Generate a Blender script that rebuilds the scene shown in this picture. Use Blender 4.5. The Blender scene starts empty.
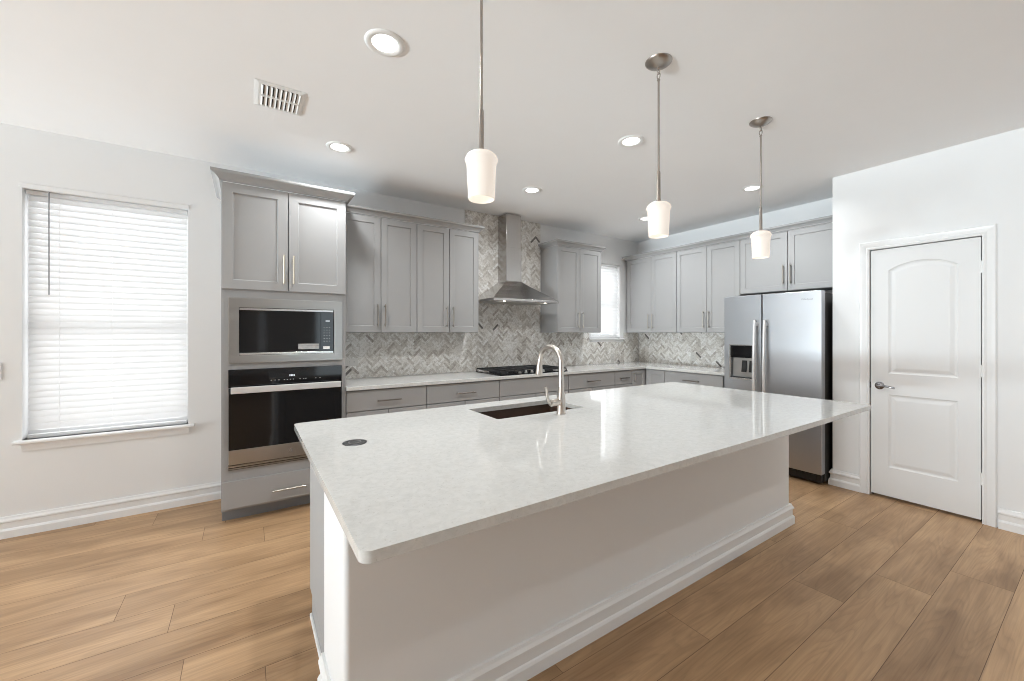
import bpy, bmesh, math, random
from mathutils import Vector, Matrix
random.seed(7)
S = bpy.context.scene
C = S.collection
PI = math.pi

# ------------------------------------------------------------------ camera
cam_d = bpy.data.cameras.new('camera')
cam = bpy.data.objects.new('camera', cam_d); C.objects.link(cam)
cam_d.sensor_width = 36.0
cam_d.lens = 36.0 * 401.67 / 1024.0
cam_d.shift_y = -7.9 / 1024.0
cam_d.clip_start = 0.02
cam.location = (-5.063, -4.113, 1.372)
cam.rotation_euler = (PI / 2, 0, -0.5834)
S.camera = cam

# ------------------------------------------------------------------ world, exposure, daylight, added fills
w = bpy.data.worlds.new('sky'); S.world = w; w.use_nodes = True
bg = w.node_tree.nodes['Background']
bg.inputs[0].default_value = (0.93, 0.97, 1.0, 1); bg.inputs[1].default_value = 1.1
S.view_settings.view_transform = 'Standard'
S.view_settings.look = 'None'
S.view_settings.gamma = 1.0
S.view_settings.use_curve_mapping = False
S.view_settings.exposure = -0.22
try:
    S.cycles.use_denoising = True
    S.cycles.max_bounces = 12; S.cycles.diffuse_bounces = 6; S.cycles.glossy_bounces = 5
    S.cycles.sample_clamp_indirect = 6.0
    S.cycles.pixel_filter_type = 'BLACKMAN_HARRIS'; S.cycles.filter_width = 1.0
except Exception:
    pass

def area_light(name, loc, rot, sx, sy, power, col=(1, 1, 1), shape='RECTANGLE', spread=PI):
    d = bpy.data.lights.new(name, 'AREA'); d.shape = shape; d.size = sx; d.size_y = sy
    d.energy = power; d.color = col; d.spread = spread
    o = bpy.data.objects.new(name, d); C.objects.link(o); o.location = loc; o.rotation_euler = rot
    return o
# an added unseen fill behind the camera, then daylight from the left glazing
area_light('rear_fill', (-2.1, -12.85, 1.25), (PI / 2, 0, 0), 1.8, 2.3, 30, (0.72, 0.90, 1.0))
area_light('daylight_left', (-15.85, -1.9, 1.30), (math.radians(92), 0, -PI / 2), 3.0, 2.3, 180, (0.91, 0.965, 1.0))
# added out-of-view light, tilted up to brighten the ceiling
area_light('ceiling_fill', (-15.8, -2.4, 0.25), (math.radians(127), 0, -PI / 2), 3.6, 0.4, 740, (0.80, 0.93, 1.0), 'RECTANGLE', math.radians(84))
# daylight through the two blinds
area_light('daylight_window', (-5.9, 0.33, 1.55), (-PI / 2, 0, 0), 0.95, 1.8, 24, (0.95, 0.98, 1.0))
area_light('daylight_small_window', (-0.71, 0.33, 1.85), (-PI / 2, 0, 0), 0.65, 1.2, 15, (0.95, 0.98, 1.0))

# ------------------------------------------------------------------ materials
def nt(name):
    m = bpy.data.materials.new(name); m.use_nodes = True
    t = m.node_tree; b = t.nodes['Principled BSDF']
    return m, t, b
def mat(name, col, rough=0.5, metal=0.0, var=0.0, vscale=6.0, bump=0.0, bscale=200.0, spec=None, stretch=None, coat=0.0):
    m, t, b = nt(name)
    b.inputs['Roughness'].default_value = rough; b.inputs['Metallic'].default_value = metal
    b.inputs['Base Color'].default_value = (*col, 1)
    if spec is not None: b.inputs['Specular IOR Level'].default_value = spec
    if coat: b.inputs['Coat Weight'].default_value = coat; b.inputs['Coat Roughness'].default_value = 0.08
    tc = t.nodes.new('ShaderNodeTexCoord'); src = tc.outputs['Object']
    if stretch:
        mp = t.nodes.new('ShaderNodeMapping'); mp.inputs['Scale'].default_value = stretch
        t.links.new(src, mp.inputs['Vector']); src = mp.outputs['Vector']
    n = t.nodes.new('ShaderNodeTexNoise'); n.inputs['Scale'].default_value = vscale; n.inputs['Detail'].default_value = 4
    t.links.new(src, n.inputs['Vector'])
    mx = t.nodes.new('ShaderNodeMix'); mx.data_type = 'RGBA'
    k = max(var, 0.004)
    mx.inputs[6].default_value = (*[c * (1 - k) for c in col], 1)
    mx.inputs[7].default_value = (*[min(1, c * (1 + k)) for c in col], 1)
    t.links.new(n.outputs['Fac'], mx.inputs[0]); t.links.new(mx.outputs[2], b.inputs['Base Color'])
    if bump:
        n2 = t.nodes.new('ShaderNodeTexNoise'); n2.inputs['Scale'].default_value = bscale; n2.inputs['Detail'].default_value = 3
        t.links.new(src, n2.inputs['Vector'])
        bp = t.nodes.new('ShaderNodeBump'); bp.inputs['Strength'].default_value = bump; bp.inputs['Distance'].default_value = 0.002
        t.links.new(n2.outputs['Fac'], bp.inputs['Height']); t.links.new(bp.outputs['Normal'], b.inputs['Normal'])
    return m
def emit(name, col, strength):
    m = bpy.data.materials.new(name); m.use_nodes = True; t = m.node_tree
    t.nodes.remove(t.nodes['Principled BSDF'])
    e = t.nodes.new('ShaderNodeEmission'); e.inputs[0].default_value = (*col, 1); e.inputs[1].default_value = strength
    t.links.new(e.outputs[0], t.nodes['Material Output'].inputs[0]); return m

M_wall = mat('white_wall_paint', (0.81, 0.81, 0.81), 0.62, var=0.01, bump=0.12, bscale=90)
M_ceil = mat('ceiling_paint', (0.90, 0.90, 0.905), 0.85, var=0.01, bump=0.15, bscale=110)
M_trim = mat('white_gloss_trim', (0.83, 0.83, 0.83), 0.35)
M_door = mat('white_door_paint', (0.80, 0.80, 0.80), 0.55, spec=0.3)
M_cab = mat('grey_cabinet_paint', (0.352, 0.347, 0.345), 0.58, spec=0.35, var=0.015, bump=0.03, bscale=60)
M_kick = mat('bluelit_toe_kick', (0.25, 0.26, 0.275), 0.5)  # bluish light on the kicks is put into this grey
M_cabin = mat('cabinet_shadow_interior', (0.10, 0.10, 0.10), 0.8)
M_steel = mat('brushed_stainless', (0.46, 0.45, 0.435), 0.30, 1.0, var=0.05, vscale=8, bump=0.05, bscale=30, stretch=(1, 1, 40))
M_fridge = mat('fridge_stainless', (0.47, 0.48, 0.50), 0.34, 1.0, var=0.03, vscale=6, bump=0.03, bscale=30, stretch=(1, 40, 1))
M_hood = mat('hood_stainless', (0.50, 0.48, 0.465), 0.20, 1.0, var=0.05, vscale=6, bump=0.04, bscale=30, stretch=(40, 40, 1))
M_bright = mat('bright_steel', (0.72, 0.71, 0.69), 0.24, 1.0)
M_satin = mat('satin_handle_steel', (0.82, 0.82, 0.82), 0.5, 0.85)
M_gold = mat('pale_champagne_pull', (0.66, 0.60, 0.50), 0.35, 1.0)
M_chrome = mat('dark_chrome', (0.30, 0.30, 0.31), 0.15, 1.0)
M_pend = mat('dark_brushed_nickel', (0.40, 0.365, 0.335), 0.32, 1.0, bump=0.03)
M_nickel = mat('brushed_nickel', (0.60, 0.555, 0.51), 0.30, 1.0, bump=0.03)
M_pull = mat('dark_nickel_pull', (0.24, 0.22, 0.205), 0.35, 1.0)
M_champ = mat('champagne_bar_pull', (0.40, 0.37, 0.33), 0.30, 1.0)
M_black = mat('black_glass', (0.006, 0.006, 0.007), 0.06, spec=0.5)
M_blackm = mat('black_cast_iron', (0.014, 0.014, 0.015), 0.5)
M_dark = mat('dark_fridge_side', (0.035, 0.033, 0.03), 0.45)
M_grille = mat('black_plastic', (0.012, 0.012, 0.012), 0.4)
M_sink = mat('brown_composite_sink', (0.055, 0.030, 0.019), 0.5, var=0.2, vscale=150)
M_gasket_shade = mat('dark_gap', (0.03, 0.03, 0.03), 0.8)  # dark gaskets, slots and plates; also painted shade on the door stop
M_plate = mat('white_plastic', (0.82, 0.82, 0.81), 0.35)
M_stone = mat('almond_plastic', (0.62, 0.60, 0.57), 0.4)
M_tinted = mat('pewter_lid', (0.10, 0.10, 0.10), 0.35, 1.0)
M_ventdk = mat('vent_throat', (0.03, 0.03, 0.03), 0.9)
M_grout = mat('warm_grout', (0.64, 0.62, 0.585), 0.9)
M_lens = emit('downlight_glow', (1.0, 0.97, 0.93), 9.0)
M_hoodlamp = emit('hood_lamp_glow', (1.0, 0.94, 0.84), 5.0)
M_digit = emit('display_glow', (0.9, 0.95, 1.0), 1.0)
M_ink = mat('grey_lettering', (0.16, 0.16, 0.17), 0.5)
M_print = mat('pale_panel_print', (0.55, 0.55, 0.55), 0.5)
M_sticker = mat('silver_sticker', (0.42, 0.42, 0.42), 0.4, var=0.4, vscale=60)
M_frame = mat('white_vinyl', (0.84, 0.84, 0.84), 0.4)
M_wand = mat('grey_clear_wand', (0.26, 0.26, 0.27), 0.3)

def shade_mat():
    m = bpy.data.materials.new('opal_glass_shade'); m.use_nodes = True; t = m.node_tree
    b = t.nodes['Principled BSDF']
    b.inputs['Base Color'].default_value = (0.50, 0.48, 0.46, 1); b.inputs['Roughness'].default_value = 0.25
    b.inputs['Emission Color'].default_value = (1.0, 0.88, 0.76, 1); b.inputs['Emission Strength'].default_value = 0.66
    return m
M_shade = shade_mat()

def slat_mat():
    m = bpy.data.materials.new('white_blind_slat'); m.use_nodes = True; t = m.node_tree
    b = t.nodes['Principled BSDF']; b.inputs['Base Color'].default_value = (0.88, 0.88, 0.88, 1); b.inputs['Roughness'].default_value = 0.45
    tr = t.nodes.new('ShaderNodeBsdfTranslucent'); tr.inputs[0].default_value = (0.9, 0.9, 0.9, 1)
    mx = t.nodes.new('ShaderNodeMixShader'); mx.inputs[0].default_value = 0.32
    t.links.new(b.outputs[0], mx.inputs[1]); t.links.new(tr.outputs[0], mx.inputs[2])
    t.links.new(mx.outputs[0], t.nodes['Material Output'].inputs[0]); return m
M_slat = slat_mat()
def glass_mat():
    m = bpy.data.materials.new('window_glass'); m.use_nodes = True; t = m.node_tree
    t.nodes.remove(t.nodes['Principled BSDF'])
    a = t.nodes.new('ShaderNodeBsdfTransparent'); g = t.nodes.new('ShaderNodeBsdfGlossy'); g.inputs['Roughness'].default_value = 0.02
    mx = t.nodes.new('ShaderNodeMixShader'); mx.inputs[0].default_value = 0.06
    t.links.new(a.outputs[0], mx.inputs[1]); t.links.new(g.outputs[0], mx.inputs[2])
    t.links.new(mx.outputs[0], t.nodes['Material Output'].inputs[0]); return m
M_glass = glass_mat()

def quartz():
    m, t, b = nt('white_quartz')
    tc = t.nodes.new('ShaderNodeTexCoord')
    n = t.nodes.new('ShaderNodeTexNoise'); n.inputs['Scale'].default_value = 38; n.inputs['Detail'].default_value = 8; n.inputs['Roughness'].default_value = 0.7; n.inputs['Distortion'].default_value = 0.6
    t.links.new(tc.outputs['Object'], n.inputs['Vector'])
    r = t.nodes.new('ShaderNodeValToRGB'); e = r.color_ramp.elements
    e[0].position = 0.33; e[0].color = (0.575, 0.57, 0.55, 1); e[1].position = 0.60; e[1].color = (0.655, 0.65, 0.63, 1)
    t.links.new(n.outputs['Fac'], r.inputs['Fac'])
    v = t.nodes.new('ShaderNodeTexNoise'); v.inputs['Scale'].default_value = 130; v.inputs['Detail'].default_value = 3
    t.links.new(tc.outputs['Object'], v.inputs['Vector'])
    r2 = t.nodes.new('ShaderNodeValToRGB'); e = r2.color_ramp.elements
    e[0].position = 0.28; e[0].color = (0.62, 0.60, 0.57, 1); e[1].position = 0.36; e[1].color = (1, 1, 1, 1)
    t.links.new(v.outputs['Fac'], r2.inputs['Fac'])
    mx = t.nodes.new('ShaderNodeMix'); mx.data_type = 'RGBA'; mx.blend_type = 'MULTIPLY'; mx.inputs[0].default_value = 0.45
    t.links.new(r.outputs[0], mx.inputs[6]); t.links.new(r2.outputs[0], mx.inputs[7])
    t.links.new(mx.outputs[2], b.inputs['Base Color'])
    b.inputs['Roughness'].default_value = 0.06; b.inputs['Specular IOR Level'].default_value = 0.55
    return m
M_quartz = quartz()

def tile_mat():
    m, t, b = nt('marble_herringbone')
    at = t.nodes.new('ShaderNodeAttribute'); at.attribute_name = 'tile_tone'
    r = t.nodes.new('ShaderNodeValToRGB'); r.color_ramp.interpolation = 'LINEAR'; e = r.color_ramp.elements
    e[0].position = 0.0; e[0].color = (0.16, 0.145, 0.135, 1); e[1].position = 1.0; e[1].color = (0.88, 0.87, 0.85, 1)
    for p, c in ((0.05, (0.34, 0.305, 0.275)), (0.18, (0.53, 0.49, 0.445)), (0.5, (0.73, 0.70, 0.655)), (0.78, (0.83, 0.81, 0.78))):
        q = e.new(p); q.color = (*c, 1)
    t.links.new(at.outputs['Fac'], r.inputs['Fac'])
    tc = t.nodes.new('ShaderNodeTexCoord')
    n = t.nodes.new('ShaderNodeTexNoise'); n.inputs['Scale'].default_value = 30; n.inputs['Detail'].default_value = 6; n.inputs['Distortion'].default_value = 1.5
    t.links.new(tc.outputs['Object'], n.inputs['Vector'])
    r2 = t.nodes.new('ShaderNodeValToRGB'); e = r2.color_ramp.elements
    e[0].position = 0.34; e[0].color = (0.58, 0.55, 0.52, 1); e[1].position = 0.55; e[1].color = (1, 1, 1, 1)
    t.links.new(n.outputs['Fac'], r2.inputs['Fac'])
    mx = t.nodes.new('ShaderNodeMix'); mx.data_type = 'RGBA'; mx.blend_type = 'MULTIPLY'; mx.inputs[0].default_value = 0.8
    t.links.new(r.outputs[0], mx.inputs[6]); t.links.new(r2.outputs[0], mx.inputs[7])
    t.links.new(mx.outputs[2], b.inputs['Base Color']); b.inputs['Roughness'].default_value = 0.3
    return m
M_tile = tile_mat()

def wood():
    m, t, b = nt('oak_planks')
    L = t.links.new; N = t.nodes.new
    tc = N('ShaderNodeTexCoord'); at = N('ShaderNodeAttribute'); at.attribute_name = 'plank_id'
    sx = N('ShaderNodeSeparateXYZ'); L(tc.outputs['Object'], sx.inputs[0])
    mu = N('ShaderNodeMath'); mu.operation = 'MULTIPLY'; mu.inputs[1].default_value = 53.0; L(at.outputs['Fac'], mu.inputs[0])
    cb = N('ShaderNodeCombineXYZ'); L(sx.outputs['X'], cb.inputs['X']); L(sx.outputs['Y'], cb.inputs['Y']); L(mu.outputs[0], cb.inputs['Z'])
    # broad tone drift along each plank
    m1 = N('ShaderNodeMapping'); m1.inputs['Scale'].default_value = (0.9, 4.0, 1); L(cb.outputs[0], m1.inputs[0])
    n1 = N('ShaderNodeTexNoise'); n1.inputs['Scale'].default_value = 1.6; n1.inputs['Detail'].default_value = 3; n1.inputs['Distortion'].default_value = 0.6; L(m1.outputs[0], n1.inputs['Vector'])
    # grain
    m2 = N('ShaderNodeMapping'); m2.inputs['Scale'].default_value = (0.8, 30.0, 1); L(cb.outputs[0], m2.inputs[0])
    n2 = N('ShaderNodeTexNoise'); n2.inputs['Scale'].default_value = 3.0; n2.inputs['Detail'].default_value = 7; n2.inputs['Roughness'].default_value = 0.65; L(m2.outputs[0], n2.inputs['Vector'])
    # cathedral rings
    m3 = N('ShaderNodeMapping'); m3.inputs['Scale'].default_value = (0.42, 4.2, 1); L(cb.outputs[0], m3.inputs[0])
    n3 = N('ShaderNodeTexNoise'); n3.inputs['Scale'].default_value = 1.3; n3.inputs['Detail'].default_value = 2; L(m3.outputs[0], n3.inputs['Vector'])
    k = N('ShaderNodeMath'); k.operation = 'MULTIPLY'; k.inputs[1].default_value = 26.0; L(n3.outputs['Fac'], k.inputs[0])
    fr = N('ShaderNodeMath'); fr.operation = 'FRACT'; L(k.outputs[0], fr.inputs[0])
    rr = N('ShaderNodeValToRGB'); e = rr.color_ramp.elements
    e[0].position = 0.0; e[0].color = (0.70, 0.70, 0.70, 1); e[1].position = 0.5; e[1].color = (1, 1, 1, 1); q = e.new(0.92); q.color = (0.95, 0.95, 0.95, 1); q = e.new(1.0); q.color = (0.72, 0.72, 0.72, 1)
    L(fr.outputs[0], rr.inputs['Fac'])
    # mix
    base = N('ShaderNodeValToRGB'); e = base.color_ramp.elements
    e[0].position = 0.28; e[0].color = (0.305, 0.180, 0.092, 1); e[1].position = 0.62; e[1].color = (0.500, 0.318, 0.175, 1)
    ad = N('ShaderNodeMath'); ad.operation = 'MULTIPLY_ADD'; ad.inputs[1].default_value = 0.16; L(at.outputs['Fac'], ad.inputs[0]); 
    sb = N('ShaderNodeMath'); sb.operation = 'SUBTRACT'; sb.inputs[1].default_value = 0.08; L(n1.outputs['Fac'], sb.inputs[0]); L(sb.outputs[0], ad.inputs[2])
    L(ad.outputs[0], base.inputs['Fac'])
    g = N('ShaderNodeValToRGB'); e = g.color_ramp.elements
    e[0].position = 0.30; e[0].color = (0.80, 0.78, 0.76, 1); e[1].position = 0.60; e[1].color = (1.04, 1.04, 1.04, 1)
    L(n2.outputs['Fac'], g.inputs['Fac'])
    a = N('ShaderNodeMix'); a.data_type = 'RGBA'; a.blend_type = 'MULTIPLY'; a.inputs[0].default_value = 0.85
    L(base.outputs[0], a.inputs[6]); L(g.outputs[0], a.inputs[7])
    c = N('ShaderNodeMix'); c.data_type = 'RGBA'; c.blend_type = 'MULTIPLY'; c.inputs[0].default_value = 0.42
    L(a.outputs[2], c.inputs[6]); L(rr.outputs[0], c.inputs[7])
    L(c.outputs[2], b.inputs['Base Color'])
    b.inputs['Roughness'].default_value = 0.40; b.inputs['Specular IOR Level'].default_value = 0.4
    bp = N('ShaderNodeBump'); bp.inputs['Strength'].default_value = 0.08; bp.inputs['Distance'].default_value = 0.002
    L(n2.outputs['Fac'], bp.inputs['Height']); L(bp.outputs['Normal'], b.inputs['Normal'])
    return m
M_wood = wood()
M_seam = mat('plank_seam', (0.15, 0.09, 0.05), 0.7)

# ------------------------------------------------------------------ mesh helpers
def nb(): return bmesh.new()
def box(bm, x0, x1, y0, y1, z0, z1):
    v = [bm.verts.new(p) for p in ((x0, y0, z0), (x1, y0, z0), (x1, y1, z0), (x0, y1, z0), (x0, y0, z1), (x1, y0, z1), (x1, y1, z1), (x0, y1, z1))]
    return [bm.faces.new([v[i] for i in f]) for f in ((0, 3, 2, 1), (4, 5, 6, 7), (0, 1, 5, 4), (1, 2, 6, 5), (2, 3, 7, 6), (3, 0, 4, 7))]
def frame_of(d):
    d = d.normalized(); a = Vector((0, 0, 1)) if abs(d.z) < 0.9 else Vector((1, 0, 0))
    u = d.cross(a).normalized(); return u, d.cross(u).normalized()
def tube(bm, pts, radii, n=12, caps=True):
    pts = [Vector(p) for p in pts]
    if not hasattr(radii, '__len__'): radii = [radii] * len(pts)
    rings = []; u = None
    for i, p in enumerate(pts):
        d = (pts[min(i + 1, len(pts) - 1)] - pts[max(i - 1, 0)]).normalized()
        if u is None: u, v = frame_of(d)
        else:
            u = (u - d * u.dot(d)).normalized(); v = d.cross(u)
        rings.append([bm.verts.new(p + (u * math.cos(2 * PI * k / n) + v * math.sin(2 * PI * k / n)) * radii[i]) for k in range(n)])
    for a, b in zip(rings, rings[1:]):
        for k in range(n): bm.faces.new((a[k], a[(k + 1) % n], b[(k + 1) % n], b[k]))
    if caps: bm.faces.new(rings[0][::-1]); bm.faces.new(rings[-1])
def lathe(bm, prof, c=(0, 0), n=32, close=False):
    rings = []
    for r, z in prof:
        if r < 1e-6: rings.append([bm.verts.new((c[0], c[1], z))])
        else: rings.append([bm.verts.new((c[0] + r * math.cos(2 * PI * k / n), c[1] + r * math.sin(2 * PI * k / n), z)) for k in range(n)])
    pairs = list(zip(rings, rings[1:])) + ([(rings[-1], rings[0])] if close else [])
    for a, b in pairs:
        for k in range(n):
            k2 = (k + 1) % n
            if len(a) == 1 and len(b) == 1: continue
            if len(a) == 1: bm.faces.new((a[0], b[k], b[k2]))
            elif len(b) == 1: bm.faces.new((a[k], a[k2], b[0]))
            else: bm.faces.new((a[k], a[k2], b[k2], b[k]))
def prism(bm, poly, axis, a0, a1):
    """poly: 2D points in the two other axes (cyclic order x->y->z)."""
    def P(p, a):
        return {'x': (a, p[0], p[1]), 'y': (p[0], a, p[1]), 'z': (p[0], p[1], a)}[axis]
    A = [bm.verts.new(P(p, a0)) for p in poly]; B = [bm.verts.new(P(p, a1)) for p in poly]
    n = len(poly)
    for i in range(n): bm.faces.new((A[i], A[(i + 1) % n], B[(i + 1) % n], B[i]))
    bm.faces.new(A[::-1]); bm.faces.new(B)
def sweep(bm, path, nrm, prof, flip=1, closed=False):
    """prof points (a, b): a to the side of the path in its plane, b along nrm; mitred."""
    path = [Vector(p) for p in path]; nrm = Vector(nrm); m = len(path)
    dirs = []
    for i in range(m):
        if closed: t0 = (path[i] - path[i - 1]).normalized(); t1 = (path[(i + 1) % m] - path[i]).normalized()
        else:
            t0 = (path[i] - path[i - 1]).normalized() if i else None
            t1 = (path[i + 1] - path[i]).normalized() if i < m - 1 else None
            if t0 is None: t0 = t1
            if t1 is None: t1 = t0
        s0 = nrm.cross(t0) * flip; s1 = nrm.cross(t1) * flip
        s = s0 + s1; dirs.append(s / (1 + s0.dot(s1)))
    rows = [[bm.verts.new(path[i] + dirs[i] * a + nrm * b) for a, b in prof] for i in range(m)]
    q = len(prof)
    for i in range(m if closed else m - 1):
        A, B = rows[i], rows[(i + 1) % m]
        for j in range(q): bm.faces.new((A[j], A[(j + 1) % q], B[(j + 1) % q], B[j]))
    if not closed: bm.faces.new(rows[0][::-1]); bm.faces.new(rows[-1])
def obj(name, bm, m, parent=None, bevel=0.0, smooth=False, seg=2, loc=None):
    bmesh.ops.recalc_face_normals(bm, faces=bm.faces)
    me = bpy.data.meshes.new(name); bm.to_mesh(me); bm.free()
    for x in (m if isinstance(m, (list, tuple)) else [m]): me.materials.append(x)
    if smooth:
        for p in me.polygons: p.use_smooth = True
        try: me.set_sharp_from_angle(angle=math.radians(40))
        except Exception: pass
    o = bpy.data.objects.new(name, me); C.objects.link(o)
    if parent: o.parent = parent
    if loc: o.location = loc
    if bevel:
        b = o.modifiers.new('bevel', 'BEVEL'); b.width = bevel; b.segments = seg; b.limit_method = 'ANGLE'; b.angle_limit = math.radians(40)
    return o
def tag(o, label, cat, group=None):
    o['label'] = label; o['category'] = cat
    if group: o['group'] = group
    return o
def thing(name, label, cat, loc=(0, 0, 0), rz=0.0, group=None):
    o = bpy.data.objects.new(name, None); C.objects.link(o); o.empty_display_size = 0.1
    o.location = loc; o.rotation_euler = (0, 0, rz)
    return tag(o, label, cat, group)
def struct(name, bm, m, parent=None, bevel=0.0, **k):
    o = obj(name, bm, m, parent, bevel, **k)
    if parent is None: o['kind'] = 'structure'
    return o
def copy_tree(o, parent=None):
    c = o.copy(); C.objects.link(c)
    if parent: c.parent = parent
    for ch in list(o.children): copy_tree(ch, c)
    return c
def text_mesh(name, s, size, m, parent, loc, rot, depth=0.0006):
    cu = bpy.data.curves.new(name, 'FONT'); cu.body = s; cu.size = size; cu.extrude = depth; cu.align_x = 'CENTER'; cu.align_y = 'CENTER'
    t = bpy.data.objects.new(name + '_curve', cu); C.objects.link(t)
    dg = bpy.context.evaluated_depsgraph_get(); me = bpy.data.meshes.new_from_object(t.evaluated_get(dg))
    bpy.data.objects.remove(t); bpy.data.curves.remove(cu)
    me.name = name; me.materials.clear(); me.materials.append(m)
    o = bpy.data.objects.new(name, me); C.objects.link(o); o.parent = parent; o.location = loc; o.rotation_euler = rot
    return o

# ------------------------------------------------------------------ room dimensions
CEIL = 2.77
XL, YR = -16.0, -13.0                       # left wall, rear wall
PX, PY = -0.647, -2.68                    # pantry wall plane and its corner
W1 = (-6.339, -5.456, 0.64, 2.358)        # window opening left of the oven tower
W2 = (-1.02, -0.418, 1.29, 2.373)         # window beside the corner
WT = 0.15

# floor: planks along X, drawn plank by plank
def floor_mesh():
    bm = nb(); lay = bm.faces.layers.float.new('plank_id')
    pw = 0.2325; pl = 1.83; y_top = -1.2475
    known = {-3: -5.31, -2: -4.965, -1: -6.25, 2: -4.35, 4: -5.0, 7: -3.34, 6: -4.0, 0: -5.591, 1: -5.366, 3: -5.283, 8: -2.53, 9: -2.08, 10: -1.68, 11: -1.24}
    g = 0.0012
    x_lo, x_hi, y_lo, y_hi = XL, 0.0, YR, 0.0
    r = random.Random(3)
    for k in range(-6, 52):
        ya = min(y_top - pw * k, y_hi); yb = max(y_top - pw * (k + 1), y_lo)
        if ya <= yb + 0.004: continue
        j = known.get(k, r.uniform(-1.5, 0) - 3)
        x = j - pl * math.ceil((j - x_lo) / pl)
        while x < x_hi:
            xa = max(x, x_lo); xb = min(x + pl, x_hi)
            if xb > xa + 0.004:
                f = bm.faces.new([bm.verts.new(p) for p in ((xa + g, yb + g, 0), (xb - g, yb + g, 0), (xb - g, ya - g, 0), (xa + g, ya - g, 0))])
                f[lay] = r.random()
            x += pl
    f = box(bm, x_lo, x_hi, y_lo, y_hi, -0.1, -0.0012)
    for q in f: q.material_index = 1
    return bm
struct('floor', floor_mesh(), [M_wood, M_seam])

def wall_with_openings(x0, x1, y0, y1, z0, z1, ops, along):
    bm = nb(); ops = sorted(ops)
    a = x0 if along == 'x' else y0; end = x1 if along == 'x' else y1
    def B(a0, a1, c0, c1):
        if a1 - a0 < 1e-4 or c1 - c0 < 1e-4: return
        if along == 'x': box(bm, a0, a1, y0, y1, c0, c1)
        else: box(bm, x0, x1, a0, a1, c0, c1)
    for o0, o1, oz0, oz1 in ops:
        B(a, o0, z0, z1); B(o0, o1, z0, oz0); B(o0, o1, oz1, z1); a = o1
    B(a, end, z0, z1); return bm
struct('wall_back', wall_with_openings(XL, 0.15, 0, WT, 0, CEIL, [W1, W2], 'x'), M_wall)
bm = nb(); box(bm, 0, 0.15, PY - 0.12, 0, 0, CEIL); struct('wall_right', bm, M_wall)
DO = (-3.571, -2.934, 0.0, 2.075)         # pantry door opening
bm = wall_with_openings(PX, PX + 0.12, YR, PY, 0, CEIL, [DO], 'y'); box(bm, PX + 0.12, 0, PY - 0.12, PY, 0, CEIL)
struct('wall_pantry', bm, M_wall)
bm = nb(); box(bm, PX + 0.5, PX + 0.6, -3.8, -2.8, 0, CEIL); struct('wall_pantry_inside', bm, M_wall)
struct('wall_left', wall_with_openings(XL - 0.15, XL, YR, 0, 0, CEIL, [(-4.2, -0.3, 0.1, 2.45)], 'y'), M_wall)
struct('wall_rear', wall_with_openings(XL, PX, YR - 0.15, YR, 0, CEIL, [(-4.74, -4.54, 0.1, 2.1), (-3.0, -1.2, 0.1, 2.4)], 'x'), M_wall)
bm = nb(); box(bm, XL - 0.15, 0.15, YR - 0.15, WT, CEIL, CEIL + 0.12); struct('ceiling', bm, M_ceil)

BASE = [(0, 0), (0.024, 0), (0.024, 0.048), (0.019, 0.058), (0.014, 0.062), (0.014, 0.100), (0.021, 0.106), (0.021, 0.116), (0.013, 0.128), (0.010, 0.140), (0, 0.140)]
def baseboard(name, path, flip, parent=None):
    bm = nb(); sweep(bm, path, (0, 0, 1), BASE, flip)
    return struct(name, bm, M_trim, parent) if parent is None else obj(name, bm, M_trim, parent)
baseboard('baseboard_back', [(XL, 0, 0), (-5.217, 0, 0)], -1)
baseboard('baseboard_pantry', [(PX + 0.1, PY, 0), (PX, PY, 0), (PX, -2.881, 0)], 1 if False else -1)
baseboard('baseboard_right', [(PX, -3.640, 0), (PX, YR, 0)], -1)
baseboard('baseboard_left', [(XL, YR, 0), (XL, 0, 0)], -1)

# ------------------------------------------------------------------ pantry door
bm = nb()
CAS = [(0, 0), (0, 0.012), (0.012, 0.016), (0.022, 0.012), (0.046, 0.018), (0.062, 0.020), (0.068, 0.014), (0.068, 0)]
sweep(bm, [(PX, -2.940, 0), (PX, -2.940, 2.070), (PX, -3.565, 2.070), (PX, -3.565, 0)], (-1, 0, 0), CAS, 1)
casing = struct('trim_1', bm, M_trim)
bm = nb()  # jamb lining
box(bm, PX, PX + 0.12, -2.940, -2.934, 0, 2.075); box(bm, PX, PX + 0.12, -3.571, -3.565, 0, 2.075); box(bm, PX, PX + 0.12, -3.565, -2.940, 2.070, 2.075)
struct('trim_2', bm, M_trim)
bm = nb()  # door stop; its dark colour paints in the shade of the gap
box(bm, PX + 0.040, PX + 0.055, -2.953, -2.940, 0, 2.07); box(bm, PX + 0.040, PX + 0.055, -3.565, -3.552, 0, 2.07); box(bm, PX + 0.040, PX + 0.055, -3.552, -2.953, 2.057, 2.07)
struct('trim_6', bm, M_gasket_shade)
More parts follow.
